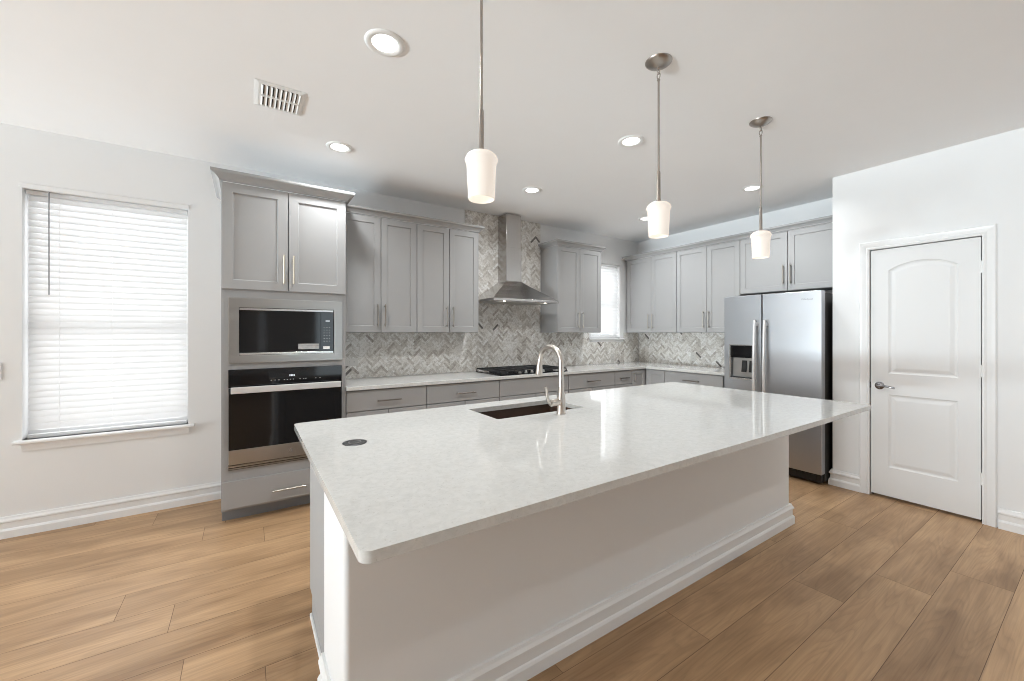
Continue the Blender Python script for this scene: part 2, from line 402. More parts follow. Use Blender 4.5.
def door_slab():
    bm = nb()
    Y0, Y1, Z0, Z1 = -3.5585, -2.9465, 0.022, 2.063
    X = PX + 0.001
    w0, w1 = -3.448, -3.058
    def loop(t, kind, x):
        pts = []
        if kind == 'low':
            for y, z in ((w1 - t, 0.262 + t), (w0 + t, 0.262 + t), (w0 + t, 0.862 - t), (w1 - t, 0.862 - t)): pts.append((x, y, z))
        else:
            zb, zs, rise = 1.035, 1.885, 0.062
            hw = (w1 - w0) / 2; R = (hw * hw + rise * rise) / (2 * rise); zc = zs + rise - R; cy = (w0 + w1) / 2
            h = hw - t; r = R - t; pts += [(x, cy + h, zb + t), (x, cy - h, zb + t)]
            a = math.asin(h / r)
            for i in range(13):
                q = -a + 2 * a * i / 12; pts.append((x, cy + r * math.sin(q), zc + r * math.cos(q)))
        return [bm.verts.new(p) for p in pts]
    outer = [bm.verts.new((X, y, z)) for y, z in ((Y0, Z0), (Y1, Z0), (Y1, Z1), (Y0, Z1))]
    back = [bm.verts.new((X + 0.036, y, z)) for y, z in ((Y0, Z0), (Y1, Z0), (Y1, Z1), (Y0, Z1))]
    for i in range(4): bm.faces.new((outer[i], outer[(i + 1) % 4], back[(i + 1) % 4], back[i]))
    bm.faces.new(back)
    edges = [bm.edges.get((outer[i], outer[(i + 1) % 4])) for i in range(4)]
    for kind in ('low', 'up'):
        prev = loop(0, kind, X)
        n = len(prev)
        edges += [bm.edges.new((prev[i], prev[(i + 1) % n])) for i in range(n)]
        for t, dx in ((0.006, 0.006), (0.014, 0.0085), (0.020, 0.0085), (0.040, 0.003), (0.046, 0.002)):
            cur = loop(t, kind, X + dx)
            for i in range(n): bm.faces.new((prev[i], prev[(i + 1) % n], cur[(i + 1) % n], cur[i]))
            prev = cur
        bm.faces.new(prev)
    bmesh.ops.triangle_fill(bm, use_beauty=True, use_dissolve=False, edges=edges)
    return bm
door = bpy.data.objects.new('door_1', None); C.objects.link(door); door.location = (PX, -3.25, 0.015); door['kind'] = 'structure'
def under(o, parent):      # keep world position while parenting to an unrotated root
    o.parent = parent; o.location = o.location - parent.location; return o
under(obj('door_leaf', door_slab(), M_door), door)
bm = nb()   # lever set
hy, hz = -3.004, 0.930
tube(bm, [(PX, hy, hz), (PX - 0.008, hy, hz), (PX - 0.013, hy, hz)], [0.031, 0.031, 0.024], 24)
tube(bm, [(PX - 0.010, hy, hz), (PX - 0.048, hy, hz)], [0.011, 0.010], 16)
tube(bm, [(PX - 0.046, hy + 0.006, hz), (PX - 0.050, hy - 0.03, hz + 0.003), (PX - 0.050, hy - 0.07, hz - 0.001), (PX - 0.047, hy - 0.105, hz - 0.010)], [0.009, 0.009, 0.0075, 0.006], 12)
o = under(obj('lever_handle', bm, M_chrome, smooth=True), door); o['label'] = 'chrome lever handle on a round rose'
bm = nb(); box(bm, PX - 0.0055, PX + 0.02, -2.9455, -2.9375, 0.905, 0.955); o = under(obj('latch_plate', bm, M_gasket_shade), door); o['label'] = 'dark strike plate at the door edge'
for z in (1.845, 1.096, 0.32):
    bm = nb(); tube(bm, [(PX - 0.007, -3.563, z - 0.045), (PX - 0.007, -3.563, z + 0.045)], 0.006, 10)
    box(bm, PX - 0.003, PX + 0.0005, -3.576, -3.553, z - 0.044, z + 0.044)
    under(obj('hinge', bm, M_plate, smooth=True), door)

# ------------------------------------------------------------------ windows and blinds
def window(name, W):
    x0, x1, z0, z1 = W
    o = bpy.data.objects.new(name, None); C.objects.link(o); o.location = ((x0 + x1) / 2, 0.1, z0); o['kind'] = 'structure'
    bm = nb(); f = 0.045
    for a in ((x0, x0 + f, z0, z1), (x1 - f, x1, z0, z1), (x0 + f, x1 - f, z0, z0 + f), (x0 + f, x1 - f, z1 - f, z1)):
        box(bm, a[0], a[1], 0.095, 0.145, a[2], a[3])
    under(obj('window_frame', bm, M_frame), o)
    zm = (z0 + z1) / 2 - 0.03 if name == 'window_2' else 1.42
    bm = nb(); box(bm, x0 + f, x1 - f, 0.10, 0.135, zm - 0.025, zm + 0.025); under(obj('meeting_rail', bm, M_frame), o)
    bm = nb(); box(bm, x0 + f, x1 - f, 0.117, 0.121, z0 + f, z1 - f); under(obj('window_pane', bm, M_glass), o)
    return o
window('window_1', W1); window('window_2', W2)
def stool(name, x0, x1, z, t, out, ap, W):
    bm = nb()
    prof = [(0, z - t), (-out + 0.006, z - t), (-out, z - t + 0.006), (-out, z - 0.006), (-out + 0.006, z), (0, z)]
    prism(bm, prof, 'x', x0, x1)
    box(bm, W[0], W[1], 0, 0.095, z - t * 0.9, z)
    e = 0.035
    A = [(-0.026, z - t), (0, z - t), (0, z - t - ap), (-0.012, z - t - ap), (-0.014, z - t - ap + 0.012)]
    prism(bm, A, 'x', x0 + e, x1 - e)
    return struct(name, bm, M_trim)
stool('trim_3', -6.372, -5.415, 0.640, 0.022, 0.045, 0.052, W1)
stool('trim_4', -1.06, -0.345, 1.290, 0.020, 0.035, 0.03, W2)

def blind(name, label, W, pitch, wand, tilt, yb):
    x0, x1, z0, z1 = W
    r = thing(name, label, 'window blind', ((x0 + x1) / 2, yb, z0), 0, None)
    w = (x1 - x0) / 2
    bm = nb(); box(bm, -w + 0.008, w - 0.008, -0.020, 0.024, z1 - z0 - 0.030, z1 - z0 - 0.003); obj('headrail', bm, M_slat, r, 0.002)
    bm = nb(); prism(bm, [(-yb - 0.004, z1 - z0 + 0.004), (-yb - 0.007, z1 - z0 + 0.030), (-yb - 0.0005, z1 - z0 + 0.036), (-yb - 0.0005, z1 - z0 + 0.004)], 'x', -w - 0.012, w + 0.006); obj('valance', bm, M_wall, r, 0.002)
    top = z1 - z0 - 0.052; n = int(round((top - 0.034) / pitch)); pitch = (top - 0.034) / n
    me = None
    for i in range(n):
        z = top - i * pitch
        if me is None:
            bm = nb(); c, s = math.cos(tilt), math.sin(tilt); H = 0.0255; K = 6; F = []; G = []
            for k in range(K + 1):
                q = -1 + 2 * k / K; a = q * H; b = 0.003 * (1 - q * q)
                F.append((a * c - b * s, -a * s - b * c)); G.append((a * c - (b - 0.0022) * s, -a * s - (b - 0.0022) * c))
            # (vertical a along z after tilt): points as (y, z)
            poly = [(-p[1], p[0]) if False else (p[1] * -1, p[0]) for p in F] + [(p[1] * -1, p[0]) for p in G[::-1]]
            poly = [(p[0], p[1]) for p in poly]
            prism(bm, poly, 'x', -w + 0.016, w - 0.010)
            o = obj('slat', bm, M_slat, r); me = o.data
        else:
            o = bpy.data.objects.new('slat', me); C.objects.link(o); o.parent = r
        o.location = (0, 0, z)
    zb = 0.026
    bm = nb(); box(bm, -w + 0.012, w - 0.012, -0.022, 0.018, zb - 0.0255, zb); obj('bottom_rail', bm, M_slat, r, 0.003)
    for q in ((-0.62, 0, 0.62) if w > 0.4 else (-0.6, 0.6)):
        bm = nb(); tube(bm, [(q * w, -0.027, zb - 0.01), (q * w, -0.027, z1 - z0 - 0.05)], 0.0011, 6); obj('ladder_cord', bm, M_slat, r)
    if wand:
        bm = nb(); xx = wand[0] - (x0 + x1) / 2
        tube(bm, [(xx, -0.036, wand[1] - z0), (xx, -0.036, wand[2] - z0)], 0.0040, 8)
        tube(bm, [(xx, -0.036, wand[2] - z0), (xx, -0.02, wand[2] - z0 + 0.012)], 0.003, 8)
        o = obj('tilt_wand', bm, M_wand, r, smooth=True); o['label'] = 'thin grey tilt wand'
    return r
blind('slatted_blind', 'wide white slatted blind with grey wand, in the window left of the oven tower', W1, 0.0443, (-6.219, 1.636, 2.345), math.radians(30), 0.052)
blind('slatted_blind', 'narrow white slatted blind in the small window near the back corner', W2, 0.0443, None, math.radians(30), 0.036)

# ------------------------------------------------------------------ cabinets
def pull(parent, x, z, length, yface, vertical=True, m=None):
    bm = nb(); a = length / 2; y = yface - 0.032; e = a - 0.018
    if vertical:
        tube(bm, [(x, y, z - a), (x, y, z + a)], 0.0062, 12)
        for s in (-e, e): tube(bm, [(x, yface, z + s), (x, y, z + s)], 0.0048, 8)
    else:
        tube(bm, [(x - a, y, z), (x + a, y, z)], 0.0062, 12)
        for s in (-e, e): tube(bm, [(x + s, yface, z), (x + s, y, z)], 0.0048, 8)
    return obj('bar_pull', bm, m or M_champ, parent, smooth=True)
def shaker(name, parent, x0, x1, z0, z1, yf, stile=0.058, th=0.02, rec=0.009):
    bm = nb(); X = ((x0, x0), (x1, x1))
    yb = yf + th
    o = [bm.verts.new(p) for p in ((x0, yf, z0), (x1, yf, z0), (x1, yf, z1), (x0, yf, z1))]
    s = stile
    i1 = [bm.verts.new(p) for p in ((x0 + s, yf, z0 + s), (x1 - s, yf, z0 + s), (x1 - s, yf, z1 - s), (x0 + s, yf, z1 - s))]
    s2 = stile + 0.002
    i2 = [bm.verts.new(p) for p in ((x0 + s2, yf + rec, z0 + s2), (x1 - s2, yf + rec, z0 + s2), (x1 - s2, yf + rec, z1 - s2), (x0 + s2, yf + rec, z1 - s2))]
    b = [bm.verts.new(p) for p in ((x0, yb, z0), (x1, yb, z0), (x1, yb, z1), (x0, yb, z1))]
    for k in range(4):
        q = (k + 1) % 4
        bm.faces.new((o[k], o[q], i1[q], i1[k])); bm.faces.new((i1[k], i1[q], i2[q], i2[k])); bm.faces.new((o[k], b[k], b[q], o[q]))
    bm.faces.new(i2); bm.faces.new(b[::-1])
    return obj(name, bm, M_cab, parent, 0.0018)
def slab(name, parent, x0, x1, z0, z1, yf, th=0.02):
    bm = nb(); box(bm, x0, x1, yf, yf + th, z0, z1); return obj(name, bm, M_cab, parent, 0.002)
CROWN = [(0, 0), (0.010, 0), (0.012, 0.010), (0.020, 0.020), (0.034, 0.034), (0.047, 0.041), (0.055, 0.046), (0.058, 0.054), (0.058, 0.066), (0, 0.066)]
def crown(name, path, parent=None, flip=1, k=0.82):
    bm = nb(); sweep(bm, path, (0, 0, 1), [(a * k, b * (0.5 + 0.5 * k)) for a, b in CROWN], flip); return obj(name, bm, M_cab, parent)
Z0U, Z1U = 1.372, 2.440
G = 0.0030

def wall_cabinet(label, w, loc, rz, z0, d=0.315, group=None, gaps=None, hz=None, own_crown=None, fill=(0, 0)):
    r = thing('wall_cabinet', label, 'cabinet', loc, rz, group)
    h = Z1U - z0; yf = -d - 0.02
    bm = nb(); box(bm, 0, w, -d, -0.001, 0, h - 0.001); obj('carcass', bm, M_cab, r, 0.0015)
    mid = gaps if gaps else w / 2
    for k, (a, b) in enumerate(((fill[0] + G, mid - G), (mid + G, w - fill[1] - G))):
        dr = shaker('cabinet_door', r, a, b, 0.003, h - 0.004, yf)
        hx = mid - 0.034 if k == 0 else mid + 0.034
        pull(dr, hx, hz if hz else 0.160, 0.207, yf)
    if own_crown:
        crown('crown_moulding', own_crown, r)
    return r
GW = 'grey shaker wall cabinets'
x_a, x_b, x_c = -4.386, -3.679, -2.994
wall_cabinet('grey two-door wall cabinet directly beside the oven tower', x_b - x_a - 0.001, (x_a + 0.001, 0, Z0U), 0, Z0U, gaps=0.360, fill=(0.006, 0))
wall_cabinet('grey two-door wall cabinet left of the steel range hood', x_c - x_b - 0.001, (x_b, 0, Z0U), 0, Z0U, gaps=0.344)
o = crown('crown_moulding', [(x_a + 0.002, -0.335, 2.440), (x_c, -0.335, 2.440), (x_c, -0.013, 2.440)], None, -1)
tag(o, 'grey crown moulding topping the two wall cabinets left of the range hood', 'moulding')
hw = 0.750
wall_cabinet('grey two-door wall cabinet between the range hood and the small window', hw, (-1.909, 0, Z0U), 0, Z0U, gaps=0.374,
             own_crown=[(0, 0, 1.068), (0, -0.335, 1.068), (hw, -0.335, 1.068), (hw, 0, 1.068)][::-1])
# run on the right wall (local x runs toward the camera)
R90 = -PI / 2
wall_cabinet('grey two-door wall cabinet in the corner of the right wall', 0.850, (0, -0.034, Z0U), R90, Z0U, gaps=0.453, fill=(0.028, 0))
wall_cabinet('grey two-door wall cabinet between the corner cabinet and the fridge', 0.818, (0, -0.885, Z0U), R90, Z0U, gaps=0.420)
fz = 1.812
wall_cabinet('short wide grey wall cabinet above the refrigerator', 0.972, (0, -1.704, fz), R90, fz, gaps=0.487, hz=0.172)
o = crown('crown_moulding', [(-0.002, -0.034, 2.440), (-0.335, -0.034, 2.440), (-0.335, -2.676, 2.440)], None, -1)
tag(o, 'long pale grey crown moulding over the right wall cabinets and fridge', 'moulding')

# oven tower
TX0, TX1, TD = -5.215, -4.387, 0.614
t = thing('oven_tower_cabinet', 'tall grey cabinet tower holding the microwave and wall oven', 'cabinet', (TX0, 0, 0))
w = TX1 - TX0
bm = nb()
box(bm, 0, 0.019, -TD, -0.001, 0.10, 2.439); box(bm, w - 0.019, w, -TD, -0.001, 0.10, 2.439)
box(bm, 0.019, w - 0.019, -0.02, -0.001, 0.1, 2.439); box(bm, 0.019, w - 0.019, -TD, -0.02, 2.42, 2.439)
for za, zb in ((0.10, 0.118), (0.355, 0.373), (1.118, 1.136), (1.646, 1.664)): box(bm, 0.019, w - 0.019, -TD + 0.02, -0.02, za, zb)
ax0, ax1 = 0.062, w - 0.058
yfz = (-TD, -TD + 0.019)
box(bm, 0.019, ax0, *yfz, 0.1, 2.42); box(bm, ax1, w - 0.019, *yfz, 0.1, 2.42)
for za, zb in ((0.1, 0.118), (0.305, 0.405), (1.090, 1.170), (1.605, 1.70), (2.38, 2.42)): box(bm, ax0, ax1, *yfz, za, zb)
obj('carcass', bm, M_cab, t, 0.0012)
bm = nb(); box(bm, 0, w, -0.515, -0.495, 0.0, 0.0995); box(bm, 0, 0.018, -0.495, -0.002, 0.0, 0.0995); box(bm, w - 0.018, w, -0.495, -0.002, 0.0, 0.0995); o = obj('toe_kick', bm, M_kick, t); o['label'] = 'grey recessed toe kick, bluish light painted in'
yf = -TD - 0.02
mid = 0.4145
for k, (a, b) in enumerate(((G, mid - G), (mid + G, w - G))):
    dr = shaker('cabinet_door', t, a, b, 1.684, 2.436, yf, stile=0.066)
    pull(dr, mid - 0.030 if k == 0 else mid + 0.034, 1.846, 0.214, yf, True, M_gold)
dw = slab('drawer_front', t, G, w - G, 0.117, 0.312, yf); pull(dw, 0.418, 0.197, 0.222, yf, False)
crown('crown_moulding', [(w, -0.39, 2.440), (w, yf, 2.440), (0, yf, 2.440), (0, -0.003, 2.440)], t, k=1.0)

# built-in microwave
mw = thing('built_in_microwave', 'black microwave in a brushed steel trim kit above the wall oven', 'microwave', (TX0, 0, 1.152))
x0, x1, h = 0.043, 0.797, 0.470
yt = -TD - 0.001
bm = nb(); pa = (0.104, 0.735, 0.055, 0.401)
for a in ((x0, x1, 0, pa[2]), (x0, x1, pa[3], h), (x0, pa[0], pa[2], pa[3]), (pa[1], x1, pa[2], pa[3])): box(bm, a[0], a[1], yt - 0.020, yt, a[2], a[3])
obj('trim_frame', bm, M_steel, mw, 0.0015)
bm = nb(); box(bm, pa[0] + 0.003, 0.640, yt - 0.012, yt + 0.01, pa[2] + 0.019, pa[3] - 0.019); obj('door_glass', bm, M_black, mw, 0.001)
bm = nb(); box(bm, 0.6415, pa[1] - 0.003, yt - 0.012, yt + 0.01, pa[2] + 0.019, pa[3] - 0.019)
cp = obj('control_panel', bm, M_black, mw, 0.001)
bm = nb(); box(bm, pa[0] + 0.003, pa[1] - 0.003, yt - 0.015, yt + 0.01, pa[3] - 0.018, pa[3] - 0.003); obj('top_strip', bm, M_bright, mw, 0.001)
bm = nb(); box(bm, pa[0] + 0.003, pa[1] - 0.003, yt - 0.015, yt + 0.01, pa[2] + 0.003, pa[2] + 0.018); obj('bottom_strip', bm, M_bright, mw, 0.001)
bm = nb(); box(bm, pa[0] - 0.03, pa[1] + 0.03, yt + 0.0115, -0.15, 0.02, 0.44); obj('housing', bm, M_grille, mw)
bm = nb()
for k in range(4): box(bm, 0.676 + k * 0.0075, 0.681 + k * 0.0075, yt - 0.0135, yt - 0.0122, 0.306, 0.318)
obj('clock_display', bm, M_digit, cp)
bm = nb()
for i in range(6):
    for j in range(3): box(bm, 0.661 + j * 0.020, 0.668 + j * 0.020, yt - 0.0128, yt - 0.0122, 0.150 + i * 0.022, 0.1535 + i * 0.022)
obj('keypad', bm, M_print, cp)
bm = nb(); box(bm, 0.657, 0.706, yt - 0.0128, yt - 0.0122, 0.090, 0.112); o = obj('white_label', bm, M_plate, cp)
bm = nb(); box(bm, 0.482, 0.628, yt - 0.0128, yt - 0.0122, 0.118, 0.134)
box(bm, 0.482, 0.628, yt - 0.0128, yt - 0.0122, 0.092, 0.116)
o = obj('silver_sticker', bm, M_sticker, mw); o['label'] = 'silver sticker at the bottom of the black door'

# wall oven
ov = thing('wall_oven', 'black glass wall oven with a steel handle under the microwave', 'oven', (TX0, 0, 0.389))
x0, x1, h = 0.042, 0.794, 0.718
bm = nb(); box(bm, x0, x1, yt - 0.018, yt, h - 0.130, h); cpo = obj('control_panel', bm, M_black, ov, 0.0015)
bm = nb(); box(bm, x0 + 0.002, x1 - 0.002, yt - 0.030, yt, 0.146, h - 0.134); od = obj('oven_door', bm, M_black, ov, 0.002)
bm = nb(); box(bm, x0 + 0.002, x1 - 0.002, yt - 0.030, yt, 0.042, 0.1455); lp = obj('lower_panel', bm, M_steel, ov, 0.002)
bm = nb(); box(bm, x0, x1, yt - 0.016, yt - 0.007, 0.006, 0.013); box(bm, x0, x1, yt - 0.022, yt - 0.007, 0.022, 0.034)
obj('vent_trim', bm, M_steel, ov)
bm = nb(); box(bm, x0, x1, yt - 0.0065, yt, 0, 0.0415); obj('vent_slot', bm, M_gasket_shade, ov)
bm = nb(); box(bm, 0.074, 0.752, yt - 0.0, -0.12, 0.02, h - 0.02); obj('housing', bm, M_grille, ov)
bm = nb(); zc = 0.574; box(bm, 0.058, 0.778, yt - 0.078, yt - 0.062, zc - 0.023, zc + 0.023)
for xx in (0.085, 0.735): box(bm, xx, xx + 0.020, yt - 0.064, yt - 0.030, zc - 0.010, zc + 0.010)
obj('handle', bm, M_satin, od, 0.003)
bm = nb()
for k in range(4): box(bm, 0.422 + k * 0.0095, 0.429 + k * 0.0095, yt - 0.0193, yt - 0.0184, h - 0.066, h - 0.052)
obj('clock_display', bm, M_digit, cpo)
for xx in (0.300, 0.325, 0.35, 0.385, 0.405, 0.425, 0.445, 0.49, 0.515, 0.53, 0.60, 0.63):
    bm = nb(); box(bm, xx, xx + 0.007, yt - 0.0190, yt - 0.0184, h - 0.092, h - 0.087)
    obj('touch_icon', bm, M_print, cpo)
bm = nb(); tube(bm, [(0.428, yt - 0.0302, 0.094), (0.428, yt - 0.0312, 0.094)], 0.017, 24); tube(bm, [(0.428, yt - 0.0312, 0.094), (0.428, yt - 0.0320, 0.094)], 0.011, 20); obj('round_emblem', bm, M_bright, lp)

# base cabinets
CT = 0.895
def base_cabinet(label, w, loc, rz, layout, d=0.605, pullm=None, dark=None):
    r = thing('base_cabinet', label, 'cabinet', loc, rz)
    bm = nb(); box(bm, 0, w, -d, -0.002, 0.10, CT - 0.001); obj('carcass', bm, M_cab, r, 0.001)
    bm = nb(); box(bm, 0, w, -d + 0.075, -d + 0.09, 0, 0.0995); box(bm, 0, w, -d + 0.09, -0.002, 0.08, 0.0995); obj('toe_kick', bm, M_kick, r)
    yf = -d - 0.02; g = 0.003
    if layout in ('drawer', 'false'):
        dw = slab('drawer_front' , r, g, w - g, 0.717, 0.884, yf)
        if layout == 'drawer': pull(dw, w / 2, 0.795, 0.205 if w > 0.5 else 0.15, yf, False, M_pull)
        if w > 0.5:
            for k, (a, b) in enumerate(((g, w / 2 - G), (w / 2 + G, w - g))):
                dr = shaker('cabinet_door', r, a, b, 0.105, 0.709, yf); pull(dr, w / 2 + (-0.036 if k == 0 else 0.036), 0.59, 0.16, yf, True, M_pull)
        else:
            dr = shaker('cabinet_door', r, g, w - g, 0.105, 0.709, yf); pull(dr, 0.036, 0.59, 0.16, yf, True, M_pull)
    return r
bx = [-4.386, -3.691, -2.913, -1.984, -1.215, -0.897]
names = [('grey base cabinet with a drawer, beside the oven tower', 'drawer'), ('grey base cabinet with a drawer, left of the cooktop', 'drawer'),
         ('grey base cabinet with a plain false front under the cooktop', 'false'), ('wide grey drawer base cabinet right of the cooktop', 'drawer'),
         ('narrow grey base cabinet with a small drawer near the corner', 'drawer')]
for k, (lb, lay) in enumerate(names):
    base_cabinet(lb, bx[k + 1] - bx[k] - 0.001, (bx[k], 0, 0), 0, lay)
base_cabinet('grey base cabinet with a drawer, between the corner and the fridge', 1.668 - 0.915, (0, -0.915, 0), R90, 'drawer')
cc = thing('corner_base_cabinet', 'grey corner base cabinet with an L-shaped pair of panelled doors', 'cabinet', (0, 0, 0))
bm = nb(); prism(bm, [(-0.896, -0.002), (-0.002, -0.002), (-0.002, -0.914), (-0.605, -0.914), (-0.605, -0.605), (-0.896, -0.605)], 'z', 0.1, CT - 0.001); obj('carcass', bm, M_cab, cc)
bm = nb(); prism(bm, [(-0.896, -0.002), (-0.002, -0.002), (-0.002, -0.914), (-0.53, -0.914), (-0.53, -0.53), (-0.896, -0.53)], 'z', 0.0, 0.0995); obj('toe_kick', bm, M_kick, cc)
d1 = shaker('cabinet_door', cc, -0.894, -0.632, 0.105, 0.884, -0.625); pull(d1, -0.862, 0.79, 0.13, -0.625, True, M_pull)
d2 = shaker('cabinet_door', cc, 0.632, 0.912, 0.105, 0.884, -0.625); d2.rotation_euler = (0, 0, R90)

# perimeter countertop
bm = nb(); prism(bm, [(-4.386, -0.0125), (-0.0125, -0.0125), (-0.0125, -1.694), (-0.648, -1.694), (-0.648, -0.648), (-4.386, -0.648)], 'z', CT, 0.927)
o = obj('countertop', bm, M_quartz, None, 0.003)
tag(o, 'L-shaped white quartz countertop along the back and right walls', 'countertop')

# ------------------------------------------------------------------ herringbone backsplash
def clip(poly, axis, val, keep_gt):
    out = []
    for i in range(len(poly)):
        a, b = poly[i], poly[(i + 1) % len(poly)]
        ia = (a[axis] >= val) == keep_gt; ib = (b[axis] >= val) == keep_gt
        if ia: out.append(a)
        if ia != ib:
            t = (val - a[axis]) / (b[axis] - a[axis]); out.append((a[0] + t * (b[0] - a[0]), a[1] + t * (b[1] - a[1])))
    return out
def herringbone(name, rects, xf, seed, umin, umax):
    """rects in (u, z); xf maps (u, z, depth) to the wall."""
    r = random.Random(seed); bm = nb(); lay = bm.faces.layers.float.new('tile_tone')
    W = 0.0245; n = 4; g = 0.0009; c45 = math.cos(PI / 4)
    R = 250; tiles = []
    for j in range(-R, R):
        for m in range(-R // 8, R // 8 + 1):
            a = j + 2 * n * m
            if abs(a) < R: tiles.append((a * W, j * W, (a + n) * W, (j + 1) * W))
            # vertical tile at column j
            b = j - 2 * n + 1 + 2 * n * m
            if abs(b) < R: tiles.append((j * W, b * W, (j + 1) * W, (b + n) * W))
    for x0, y0, x1, y1 in tiles:
        x0 += g; y0 += g; x1 -= g; y1 -= g
        q = [((x - y) * c45, (x + y) * c45 + 1.6) for x, y in ((x0, y0), (x1, y0), (x1, y1), (x0, y1))]
        q = [(u + (umin + umax) / 2, z) for u, z in q]
        if max(p[0] for p in q) < umin or min(p[0] for p in q) > umax or max(p[1] for p in q) < 0.9 or min(p[1] for p in q) > 2.8: continue
        tone = r.random() ** 0.8
        if r.random() < 0.010: tone = 0.0
        else: tone = 0.12 + 0.88 * tone
        for u0, u1, z0, z1 in rects:
            p = clip(q, 0, u0, True)
            p = clip(p, 0, u1, False) if p else p
            p = clip(p, 1, z0, True) if p else p
            p = clip(p, 1, z1, False) if p else p
            if len(p) < 3: continue
            A = [bm.verts.new(xf(u, z, 0.010)) for u, z in p]; B = [bm.verts.new(xf(u, z, 0.0075)) for u, z in p]
            k = len(p); f = bm.faces.new(A); f[lay] = tone
            for i in range(k):
                f = bm.faces.new((A[i], A[(i + 1) % k], B[(i + 1) % k], B[i])); f[lay] = tone
    for u0, u1, z0, z1 in rects:
        P = [xf(u0, z0, 0.0008), xf(u1, z0, 0.0008), xf(u1, z1, 0.0008), xf(u0, z1, 0.0008)]; Q = [xf(u0, z0, 0.0085), xf(u1, z0, 0.0085), xf(u1, z1, 0.0085), xf(u0, z1, 0.0085)]
        a = [bm.verts.new(p) for p in P]; b = [bm.verts.new(p) for p in Q]
        for f in ([a[i] for i in range(4)], b) : bm.faces.new(f).material_index = 1
        for i in range(4): bm.faces.new((a[i], a[(i + 1) % 4], b[(i + 1) % 4], b[i])).material_index = 1
    return obj(name, bm, [M_tile, M_grout])
o = herringbone('tile_backsplash', [(-4.385, -2.992, 0.9275, 1.3715), (-2.992, -1.917, 0.9275, CEIL - 0.001), (-1.917, -1.06, 0.9275, 1.3715), (-1.06, -0.345, 0.9275, 1.238), (-0.345, -0.012, 0.9275, 1.3715)],
                lambda u, z, d: (u, -d, z), 11, -4.4, 0.0)
tag(o, 'marble herringbone tile backsplash on the back wall behind the range hood', 'backsplash')
o = herringbone('tile_backsplash', [(0.012, 1.70, 0.9275, 1.3715)], lambda u, z, d: (-d, -u, z), 12, 0, 1.8)
tag(o, 'marble herringbone tile backsplash on the right wall beside the fridge', 'backsplash')
bm = nb(); box(bm, -2.9935, -2.9925, -0.012, -0.001, 2.51, CEIL - 0.001); struct('trim_5', bm, M_grout)

def outlet(label, loc, rz, horizontal=False, switch=False):
    r = thing('light_switch' if switch else 'wall_outlet', label, 'light switch' if switch else 'outlet', loc, rz)
    w, h = (0.035, 0.0575) if not horizontal else (0.0575, 0.035)
    bm = nb(); box(bm, -w, w, -0.006, 0, -h, h); obj('cover_plate', bm, M_plate if switch else M_stone, r, 0.002)
    if switch:
        bm = nb(); box(bm, -0.016, 0.016, -0.010, -0.006, -0.033, 0.033); obj('rocker', bm, M_trim, r, 0.002)
    else:
        for s in (-0.02, 0.02):
            c = (s, 0) if horizontal else (0, s)
            bm = nb(); tube(bm, [(c[0], -0.006, c[1]), (c[0], -0.0085, c[1])], 0.0155, 20)
            re = obj('receptacle', bm, M_stone, r)
            bm = nb()
            for q in (-0.006, 0.006):
                if horizontal: box(bm, c[0] - 0.004, c[0] + 0.004, -0.0092, -0.0086, q - 0.0012, q + 0.0012)
                else: box(bm, q - 0.0012, q + 0.0012, -0.0092, -0.0086, c[1] - 0.004, c[1] + 0.004)
            obj('slots', bm, M_gasket_shade, re)
    return r
outlet('almond outlet low on the tile beside the oven tower', (-4.215, -0.0101, 1.085), 0, True)
outlet('almond outlet on the tile below the small window', (-0.590, -0.0101, 0.998), 0)
outlet('almond outlet on the right wall tile beside the fridge', (-0.0101, -0.925, 1.045), R90)
outlet('white switch plate at the wall left of the big blind', (-6.463, 0, 1.112), 0, switch=True)

# ------------------------------------------------------------------ cooktop
ck = thing('gas_cooktop', 'black five-burner gas cooktop set into the back countertop', 'cooktop', (-2.45, -0.362, 0.9275))
bm = nb(); box(bm, -0.457, 0.457, -0.262, 0.262, 0, 0.010); obj('base_plate', bm, M_black, ck, 0.003)
bpos = [(-0.31, 0.12, 0.042), (-0.31, -0.11, 0.036), (0.0, 0.06, 0.055), (0.31, 0.12, 0.042), (0.31, -0.11, 0.036)]
for x, y, r in bpos:
    bm = nb(); lathe(bm, [(0, 0.0102), (r + 0.01, 0.0102), (r + 0.008, 0.016), (r, 0.018), (r, 0.026), (r - 0.004, 0.030), (0, 0.031)], (x, y), 24); obj('burner', bm, M_blackm, ck, smooth=True)
for cx, hw2, y0, y1 in ((-0.305, 0.145, -0.24, 0.245), (0.0, 0.150, -0.10, 0.245), (0.305, 0.145, -0.24, 0.245)):
    bm = nb(); b = 0.006; zt0, zt1 = 0.032, 0.046
    for xx in (-hw2, 0, hw2): box(bm, cx + xx - b, cx + xx + b, y0, y1, zt0, zt1)
    for yy in (y0, y0 + (y1 - y0) * 0.28, (y0 + y1) / 2, y0 + (y1 - y0) * 0.72, y1): box(bm, cx - hw2, cx + hw2, yy - b, yy + b, zt0 + 0.0005, zt1 + 0.0005)
    for xx in (-hw2, hw2):
        for yy in (y0, y1): box(bm, cx + xx - b, cx + xx + b, yy - b, yy + b, 0.0105, zt0)
    obj('grate', bm, M_blackm, ck, 0.002)
for k in range(5):
    x = -0.16 + 0.08 * k
    bm = nb(); lathe(bm, [(0, 0.0102), (0.018, 0.0102), (0.018, 0.014), (0.015, 0.017), (0.014, 0.030), (0.011, 0.033), (0, 0.033)], (x, -0.190), 20); obj('knob', bm, M_steel, ck, smooth=True)

